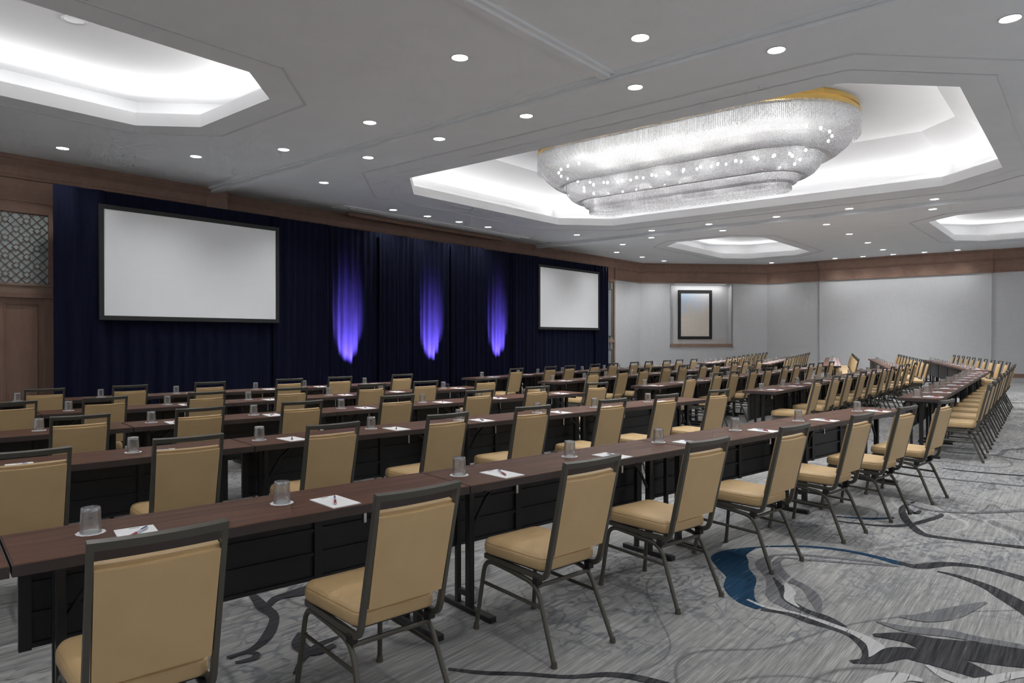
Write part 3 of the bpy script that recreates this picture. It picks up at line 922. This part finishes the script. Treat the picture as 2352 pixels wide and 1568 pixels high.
drape('stage_drape', 11.75, 12.70, 0, 4.22, YD, 'dark navy drape between first and second violet lights', 0.05, 0.17)
drape('stage_drape', 12.70, 14.40, 0, 4.22, YD+0.05, 'navy drape with the middle violet light', 0.05, 0.19)
drape('stage_drape', 14.40, 15.60, 0, 4.22, YD, 'dark navy drape between second and third violet lights', 0.05, 0.17)
drape('stage_drape', 15.60, 17.20, 0, 4.21, YD+0.05, 'navy drape with the rightmost violet light', 0.05, 0.19)
drape('stage_drape', 17.20, 18.42, 0, 4.21, YD, 'navy drape directly left of the small-looking far screen', 0.05, 0.18)
drape('stage_drape', 18.38, 22.10, 3.92, 4.21, YD+0.05, 'navy valance strip above the far screen', 0.02, 0.20)
drape('stage_drape', 18.40, 22.06, 0, 1.80, YD+0.05, 'navy pleated skirt below the far screen', 0.05, 0.24)
drape('stage_drape', 22.04, 22.76, 0, 4.20, YD, 'narrow navy drape at the right end of the stage', 0.05, 0.20)

def screen(x0, x1, z0, z1, label):
    s = empty('projection_screen', ((x0+x1)/2, YD-0.09, z0))
    tag(s, label, 'projection screen', 'stage projection screens')
    w, h, f = (x1-x0)/2, z1-z0, 0.085
    MB().box(-w, w, 0, 0.015, 0, h).build('screen_surface', M['screen'], s)
    fm = MB()
    for b in ((-w-f,w+f,-f,0),(-w-f,w+f,h,h+f),(-w-f,-w,0,h),(w,w+f,0,h)):
        fm.cbox(b[0],b[1],-0.012,0.03,b[2],b[3],0.004)
    fm.build('screen_border', M['screenframe'], s)
    for sx in (-1, 1):
        MB().tube([(sx*(w-0.3), 0.34, -z0), (sx*(w-0.3), 0.34, 0.1), (sx*(w-0.3), 0.02, 0.12)], 0.02, 8).build('stand_leg', M['black'], s)
screen(5.07, 8.63, 1.90, 3.90, 'large white projection screen nearest camera against navy drape')
screen(18.45, 22.0, 1.85, 3.86, 'white projection screen at the far right end of the drape')

def uplight(x, where):
    u = empty('stage_uplight', (x, YD-0.56, 0))
    tag(u, 'small black floor uplight throwing violet light at ' + where, 'stage light', 'violet floor uplights')
    MB().box(-0.10, 0.10, -0.07, 0.07, 0, 0.02).box(-0.115, -0.10, -0.02, 0.02, 0.0, 0.16).box(0.10, 0.115, -0.02, 0.02, 0.0, 0.16).build('yoke', M['black'], u)
    MB().lathe([(0.03,0.05),(0.085,0.07),(0.09,0.20),(0.08,0.205),(0.08,0.19)], 18).build('lamp_body', M['black'], u, True)
    MB().lathe([(0.001,0.192),(0.078,0.192)], 18).build('lens', M['violetlens'], u)
    l = point_light('uplight_beam', 'SPOT', (x, YD-0.56, 0.24), UP_W, (0.36, 0.21, 1.0), spot_size=R(34), spot_blend=0.7, shadow_soft_size=0.05)
    d = Vector((0, math.sin(R(26)), math.cos(R(26))))
    l.rotation_euler = d.to_track_quat('-Z', 'Y').to_euler()
uplight(10.72, 'the left of the drapes')
uplight(13.58, 'the middle of the drapes')
uplight(16.42, 'the right of the drapes')

# ------------------------------------------------------------------ chair
def seat_outline(inset, n=10):
    """rounded outline of the seat, slightly wider at the front"""
    fx, bx, fy, by = 0.232-inset, 0.212-inset, 0.240-inset, -0.215+inset
    rf, rb = max(0.01, 0.075-inset), max(0.01, 0.055-inset)
    out = []
    for (cx, cyy, r_, a0) in ((fx-rf, fy-rf, rf, 0), (-fx+rf, fy-rf, rf, 90), (-bx+rb, by+rb, rb, 180), (bx-rb, by+rb, rb, 270)):
        for k in range(n):
            a = R(a0 + 90*k/(n-1)); out.append((cx+r_*math.cos(a), cyy+r_*math.sin(a)))
    return out
TILT_Y0, TILT_Z0, TILT_Y1, TILT_Z1 = -0.240, 0.43, -0.355, 0.925
def back_pt(x, z, w):
    """point on the leaning back: x across, z height, w forward of the frame plane"""
    t = (z-TILT_Z0)/(TILT_Z1-TILT_Z0)
    y = TILT_Y0+(TILT_Y1-TILT_Y0)*t
    a = math.atan2(TILT_Y0-TILT_Y1, TILT_Z1-TILT_Z0)
    return (x, y+w*math.cos(a), z+w*math.sin(a))
def pad(hw0, hw1, z0, z1, w0, w1, puff, sag=0.006):
    nx, nz = 12, 8
    mb = MB(); vs = []
    for side in (0, 1):
        for j in range(nz+1):
            v = j/nz
            for i in range(nx+1):
                u = i/nx*2-1
                e = (1-abs(u)**6)*(1-abs(2*v-1)**6)
                hw = hw0+(hw1-hw0)*v
                top = sag*(1-u*u) if v > 0.5 else 0
                z = z0+(z1-z0)*v - top*(2*v-1 if v > .5 else 0)
                w = (w1 + puff*e) if side else (w0 - 0.25*puff*e)
                vs.append(back_pt(hw*u, z, w))
    fs = []; st = nx+1; off = st*(nz+1)
    for j in range(nz):
        for i in range(nx):
            a = j*st+i
            fs.append((a, a+1, a+st+1, a+st)); fs.append((off+a, off+a+st, off+a+st+1, off+a+1))
    for i in range(nx):
        fs.append((i, off+i, off+i+1, i+1)); a = nz*st+i; fs.append((a, a+1, off+a+1, off+a))
    for j in range(nz):
        a = j*st; fs.append((a, a+st, off+a+st, off+a)); a += nx; fs.append((a, off+a, off+a+st, a+st))
    return mb.add(vs, fs)
def bez(p, q, c, n=5):
    return [tuple((1-t)**2*a + 2*t*(1-t)*b + t*t*d for a, b, d in zip(p, c, q)) for t in [k/n for k in range(n+1)]]
def make_chair():
    t = empty('banquet_chair')
    t.scale = (0.86, 1, 1)
    lv = [(0.398,0.016),(0.404,0.004),(0.414,0.0),(0.440,0.0),(0.450,0.003),(0.4525,0.008),(0.456,0.006),(0.465,0.014),(0.472,0.036),(0.476,0.085),(0.478,0.15)]
    MB().rings([[(x,y,z) for x,y in seat_outline(i)] for z,i in lv]).build('seat', M['vinyl'], t, True, 50)
    MB().add(*[ [(x,y,0.392) for x,y in seat_outline(0.02)] + [(x,y,0.400) for x,y in seat_outline(0.02)], [tuple(range(39,-1,-1)), tuple(range(40,80))] + [(k,(k+1)%40,40+(k+1)%40,40+k) for k in range(40)] ]).build('seat_pan', M['black'], t)
    pad(0.190, 0.196, 0.487, 0.840, -0.013, 0.004, 0.004).build('back_panel', M['vinyl'], t, True, 50)
    pad(0.190, 0.196, 0.487, 0.850, 0.005, 0.028, 0.018, 0.003).build('back_cushion', M['vinyl'], t, True, 50)
    fr = MB()
    for s in (-1, 1):
        x = s*0.207
        path = [(0.215, 0.383), (-0.19, 0.372)]
        path += bez((-0.19,0.372), (TILT_Y0-0.004, 0.445), (-0.232,0.371), 5)[1:]
        path += [(TILT_Y1, TILT_Z1)]
        fr.ribbon_yz(path, x, 0.020, 0.024)
    n = 9
    for k in range(1):
        vs_, fs_ = [], []
        for i in range(n+1):
            u = i/n*2-1
            bow = -0.012*(1-u*u)
            for (dz, dw) in ((-0.024,-0.012+bow),(-0.024,0.012+bow),(0,0.012+bow),(0,-0.012+bow)):
                p = back_pt(0.2175*u, TILT_Z1+dz, dw); vs_.append(p)
        for i in range(n):
            for q in range(4): fs_.append((i*4+q, i*4+(q+1)%4, i*4+4+(q+1)%4, i*4+4+q))
        fs_ += [(3,2,1,0), (n*4,n*4+1,n*4+2,n*4+3)]
        fr.add(vs_, fs_)
    fr.build('back_frame', M['frame'], t)
    for s in (-1, 1):
        xt, xf = s*0.205, s*0.232
        mid = (xt, 0.02, 0.352)
        f0, f1 = (xf, 0.262, 0.012), (xt+s*0.004, 0.226, 0.30)
        path = [f0, f1] + bez(f1, (xt, 0.150, 0.360), (xt+s*0.001, 0.218, 0.360), 5)[1:] + [mid]
        lg = MB().tube(path, 0.0125, 8).build('leg', M['frame'], t, True, 60)
        MB().lathe([(0.012,0.0),(0.016,0.002),(0.016,0.012),(0.0135,0.03)], 10, (xf,0.262,0)).build('glide', M['frame'], lg, True)
        r0, r1 = (xf, -0.300, 0.012), (xt+s*0.004, -0.190, 0.27)
        path = [r0, r1] + bez(r1, (xt, -0.105, 0.338), (xt+s*0.001, -0.165, 0.328), 5)[1:] + [mid]
        lg = MB().tube(path, 0.0125, 8).build('leg', M['frame'], t, True, 60)
        MB().lathe([(0.012,0.0),(0.016,0.002),(0.016,0.012),(0.0135,0.03)], 10, (xf,-0.300,0)).build('glide', M['frame'], lg, True)
        MB().tube([(xt+s*0.006, 0.232, 0.245), (xt+s*0.006, -0.205, 0.235)], 0.009, 8).build('stretcher', M['frame'], t, True)
        MB().cbox(xt-0.020, xt+0.020, -0.185, -0.145, 0.335, 0.372, 0.005).build('bumper', M['rubber'], t)
    MB().tube([(-0.205,-0.165,0.325),(0.205,-0.165,0.325)], 0.010, 8).build('cross_rail', M['frame'], t, True)
    MB().tube([(-0.205,0.150,0.360),(0.205,0.150,0.360)], 0.010, 8).build('cross_rail', M['frame'], t, True)
    return t

# ------------------------------------------------------------------ table (local: x along row, y=0 front edge .. 0.46 back edge)
TD = 0.46
def make_table(L):
    t = empty('conference_table')
    h = L/2
    MB().cbox(-h+0.003, h-0.003, 0.003, TD-0.003, 0.708, 0.740, 0.003).build('tabletop', M['tabletop'], t)
    e = MB()
    for b in ((-h,h,0,0.003),(-h,h,TD-0.003,TD),(-h,-h+0.003,0.003,TD-0.003),(h-0.003,h,0.003,TD-0.003)):
        e.box(*b, 0.700, 0.7375)
    e.box(-h+0.004, h-0.004, 0.004, TD-0.004, 0.700, 0.708)
    e.build('edge_band', M['edge'], t)
    p = MB().box(-h+0.05, h-0.05, 0.395, 0.405, 0.31, 0.675)
    mp = p.build('modesty_panel', M['panel'], t)
    rb = MB()
    for z in (0.315, 0.43, 0.545, 0.655): rb.box(-h+0.05, h-0.05, 0.382, 0.395, z, z+0.018)
    for x in (-h+0.05, -0.30, 0.28, h-0.09): rb.box(x, x+0.04, 0.376, 0.395, 0.31, 0.675)
    rb.build('panel_rib', M['panel'], mp)
    for s in (-1, 1):
        x = s*(h-0.16)
        lg = MB().cbox(x-0.016, x+0.016, 0.20, 0.245, 0.03, 0.70, 0.003).cbox(x-0.013, x+0.013, 0.315, 0.345, 0.03, 0.70, 0.003).box(x-0.02, x+0.02, 0.06, 0.40, 0.675, 0.70).box(x-0.012, x+0.012, 0.245, 0.315, 0.08, 0.11).build('leg', M['black'], t)
        MB().cbox(x-0.022, x+0.022, 0.02, 0.44, 0.0, 0.032, 0.004).build('foot', M['black'], lg)
        MB().tube([(x-s*0.02, 0.225, 0.46), (x-s*0.11, 0.225, 0.60), (x-s*0.22, 0.225, 0.69)], 0.011, 6).build('brace', M['black'], t)
        MB().cbox(x-s*0.31-0.008, x-s*0.31+0.008, 0.19, 0.21, 0.60, 0.70, 0.002).build('latch', M['steel'], t)
    return t

# ------------------------------------------------------------------ small tableware
gl_prof = [(0.0005,0.0965),(0.031,0.0965),(0.0335,0.094),(0.0375,0.0),(0.0355,0.0),(0.0315,0.082),(0.0005,0.084)]
ME_GLASS = MB().lathe(gl_prof, 20).mesh('drinking_glass', M['glass'], True, 30)
ME_GBASE = MB().lathe([(0.0005,0.0835),(0.0305,0.082),(0.0325,0.088),(0.031,0.0945),(0.0005,0.0945)], 20).mesh('glass_base', M['glassbase'], True, 40)
MBc = MB()
N_ = 48
top = [((0.050+0.0018*math.cos(12*2*PI*k/N_))*math.cos(2*PI*k/N_), (0.050+0.0018*math.cos(12*2*PI*k/N_))*math.sin(2*PI*k/N_)) for k in range(N_)]
ME_COAST = MBc.rings([[(x,y,0) for x,y in top], [(x,y,0.0016) for x,y in top]]).mesh('paper_coaster', M['paper'])
ME_PAD = MB().box(-0.068, 0.068, -0.108, 0.108, 0, 0.004).mesh('notepad', M['paper'])
ME_PADLOGO = MB().box(-0.018, 0.018, 0.088, 0.097, 0.004, 0.0043).mesh('header_print', M['grey print'])
ME_PENA = MB().tube([(-0.068,0,0.0055),(-0.058,0,0.0055),(-0.012,0,0.0055)], 0.0052, 8).mesh('grip', M['penred'], True)
ME_PENB = MB().tube([(-0.012,0,0.0055),(0.060,0,0.0055),(0.066,0,0.0055)], 0.0048, 8).mesh('barrel', M['penwhite'], True)
ME_PENC = MB().box(0.022, 0.064, -0.002, 0.002, 0.0105, 0.0125).mesh('clip', M['pennavy'])
ME_PEND = MB().tube([(-0.078,0,0.0055),(-0.068,0,0.0055)], 0.0012, 6, True, 0.0042).mesh('tip', M['steel'], True)
def link(name, me, loc, rz=0, parent=None):
    o = bpy.data.objects.new(name, me); o.location = loc; o.rotation_euler = (0,0,rz); COL.objects.link(o)
    if parent: o.parent = parent
    return o

# ------------------------------------------------------------------ seating plan
ORD = ['first', 'second', 'third', 'fourth', 'fifth', 'sixth', 'seventh', 'eighth', 'ninth', 'tenth']
ROWN = ['nearest', 'second', 'third', 'fourth', 'farthest']
# name: (front-edge left end, angle, table count, table length, chair setback, chair positions along row)
def from_right(xe, ye, a, n, L):
    a = R(a); return (xe-math.cos(a)*n*L, ye-math.sin(a)*n*L)
LA, LB, LC = 1.835, 1.75, 1.72
LA1 = 1.87
PLAN = {
 'A1': (from_right(8.06,1.47,-9.4,4,LA1), -9.4, 5, LA1, 0.59, [.31,1.18,2.13,3.07,4.02,5.02,5.88,6.78]),
 'A2': (from_right(7.95,3.54,-9.0,4,LA), -9.0, 4, LA, 0.59, [.48,1.25,2.12,3.03,3.90,4.88,5.68,6.62]),
 'A3': (from_right(7.83,5.24,-8.8,4,LA), -8.8, 4, LA, 0.59, [.46,1.36,2.18,3.04,4.01,5.03,5.87,6.91]),
 'A4': (from_right(7.66,6.97,-8.3,4,LA), -8.3, 4, LA, 0.59, [1.54,2.26,3.18,4.09,5.12,5.91,6.92]),
 'A5': (from_right(7.60,8.63,-8.3,4,LA), -8.3, 4, LA, 0.59, [2.31,3.15,4.05,5.10,5.85,6.89]),
 'B1': ((9.70,1.40), 2.2, 5, LB, 0.47, [.33,1.22,2.08,2.97,3.84,4.72,5.58,6.45,7.33,8.22]),
 'B2': ((9.60,3.33), 1.5, 5, LB, 0.48, [.31,1.29,2.12,3.06,3.89,4.85,5.62,6.51,7.33,8.36]),
 'B3': ((9.45,5.04), 1.3, 5, LB, 0.48, [.16,1.17,1.90,2.80,3.59,4.59,5.36,6.37,7.09,8.07]),
 'B4': ((9.38,6.82), 0.6, 5, LB, 0.48, [.32,1.29,2.05,2.97,3.69,4.68,5.37,6.40,7.09,8.00]),
 'B5': ((9.30,8.55), 0.6, 5, LB, 0.48, [.49,1.54,2.20,3.14,3.89,4.82,5.51,6.46,7.16,8.02]),
 'C1': ((18.75,1.70), 15.5, 5, LC, 0.42, [.70,1.45,2.30,3.15,3.95,4.80,5.60,6.45,7.30,8.10]),
 'C2': ((18.80,3.33), 15.75, 5, LC, 0.42, [.22,1.10,1.92,2.75,3.60,4.40,5.25,6.05,6.90,7.70]),
 'C3': ((19.50,5.06), 15.0, 5, LC, 0.42, [.30,1.15,2.00,2.85,3.70,4.50,5.35,6.20,7.05,7.85]),
 'C4': ((19.50,6.95), 12.25, 5, LC, 0.42, [.60,1.45,2.20,3.05,3.90,4.75,5.55,6.40,7.25,8.05]),
 'C5': ((19.30,8.50), 11.75, 5, LC, 0.42, [.12,.95,1.80,2.60,3.45,4.25,5.10,5.90,6.75,7.60]),
}
GLASS_A1 = [.27,1.01,1.99,2.86,3.76,4.75,5.74,6.98]
PAD_A1 = [.40,1.20,2.18,3.07,3.90,4.88,5.94,7.12]
BLOCK = {'A': 'left block', 'B': 'middle block', 'C': 'far right block'}
chair0 = make_chair()
tabs = {'A': make_table(LA), 'B': make_table(LB), 'C': make_table(LC)}
used = set()
def take(key, root):
    if key in used: return copy_tree(root)
    used.add(key); return root
rng = random.Random(3)
SKIP = {}
for key, (p0, adeg, nt, L, back, chairs) in PLAN.items():
    b, ri = key[0], int(key[1])-1
    a = R(adeg)
    d = Vector((math.cos(a), math.sin(a), 0)); n = Vector((-d.y, d.x, 0)); P = Vector((*p0, 0))
    where = f'{ROWN[ri]} row of {BLOCK[b]}'
    for i in range(nt):
        t = take('table'+b, tabs[b])
        t.location = P + d*(L*(i+0.5 - (1 if key == 'A1' else 0)))
        t.rotation_euler = (0,0,a)
        t.scale = (0.9965*L/{'A': LA, 'B': LB, 'C': LC}[b], 1, 1)
        k = nt-1-i if b == 'A' else i
        tag(t, f'long dark walnut table, {where}, {ORD[k]} from {"right" if b == "A" else "left"} end', 'table', f'tables of the {BLOCK[b]}')
    rowlen = (4 if key == 'A1' else nt)*L
    m_ = len(chairs)
    for i, s in enumerate(chairs):
        k = m_-1-i if b == 'A' else i
        end = f'{ORD[k]} from {"right" if b == "A" else "left"} end'
        c = take('chair', chair0)
        c.location = P + d*s - n*(back-0.355)
        c.rotation_euler = (0,0,a+R(rng.uniform(-1.6, 1.6)))
        tag(c, f'tan vinyl chair, grey frame, {where}, {end}', 'chair', f'chairs of the {BLOCK[b]}')
        sg = GLASS_A1[i] if key == 'A1' else s - 0.13 + rng.uniform(-.03, .03)
        sp = PAD_A1[i] if key == 'A1' else s + 0.03 + rng.uniform(-.03, .03)
        sg = min(max(sg, 0.08), rowlen-0.08); sp = min(max(sp, 0.10), rowlen-0.10)
        if abs(sp-sg) < 0.125: sp = sg + 0.13
        zt = 0.7402
        q = P + d*sg + n*(0.27 + rng.uniform(-.02, .02))
        o = link('paper_coaster', ME_COAST, (q.x, q.y, zt), rng.uniform(0, 6))
        tag(o, f'white scalloped paper coaster, {where}, {end}', 'coaster', f'coasters of the {BLOCK[b]}')
        o = link('drinking_glass', ME_GLASS, (q.x, q.y, zt+0.0017), rng.uniform(0, 6))
        link('glass_base', ME_GBASE, (0,0,0), 0, o)
        tag(o, f'upturned clear tumbler, {where}, {end}', 'glass', f'tumblers of the {BLOCK[b]}')
        q = P + d*sp + n*(0.125 + rng.uniform(-.01, .01))
        ra = a + R(rng.uniform(-5, 5))
        o = link('notepad', ME_PAD, (q.x, q.y, zt), ra)
        link('header_print', ME_PADLOGO, (0,0,0), 0, o)
        tag(o, f'white notepad, {where}, {end}', 'notepad', f'notepads of the {BLOCK[b]}')
        pe = empty('pen', (q.x, q.y, zt+0.0042), ra + R(62 + rng.uniform(-8, 8)))
        for nm, me in (('grip', ME_PENA), ('barrel', ME_PENB), ('clip', ME_PENC), ('tip', ME_PEND)):
            link(nm, me, (0,0,0), 0, pe)
        tag(pe, f'red and white pen on notepad, {where}, {end}', 'pen', f'pens of the {BLOCK[b]}')
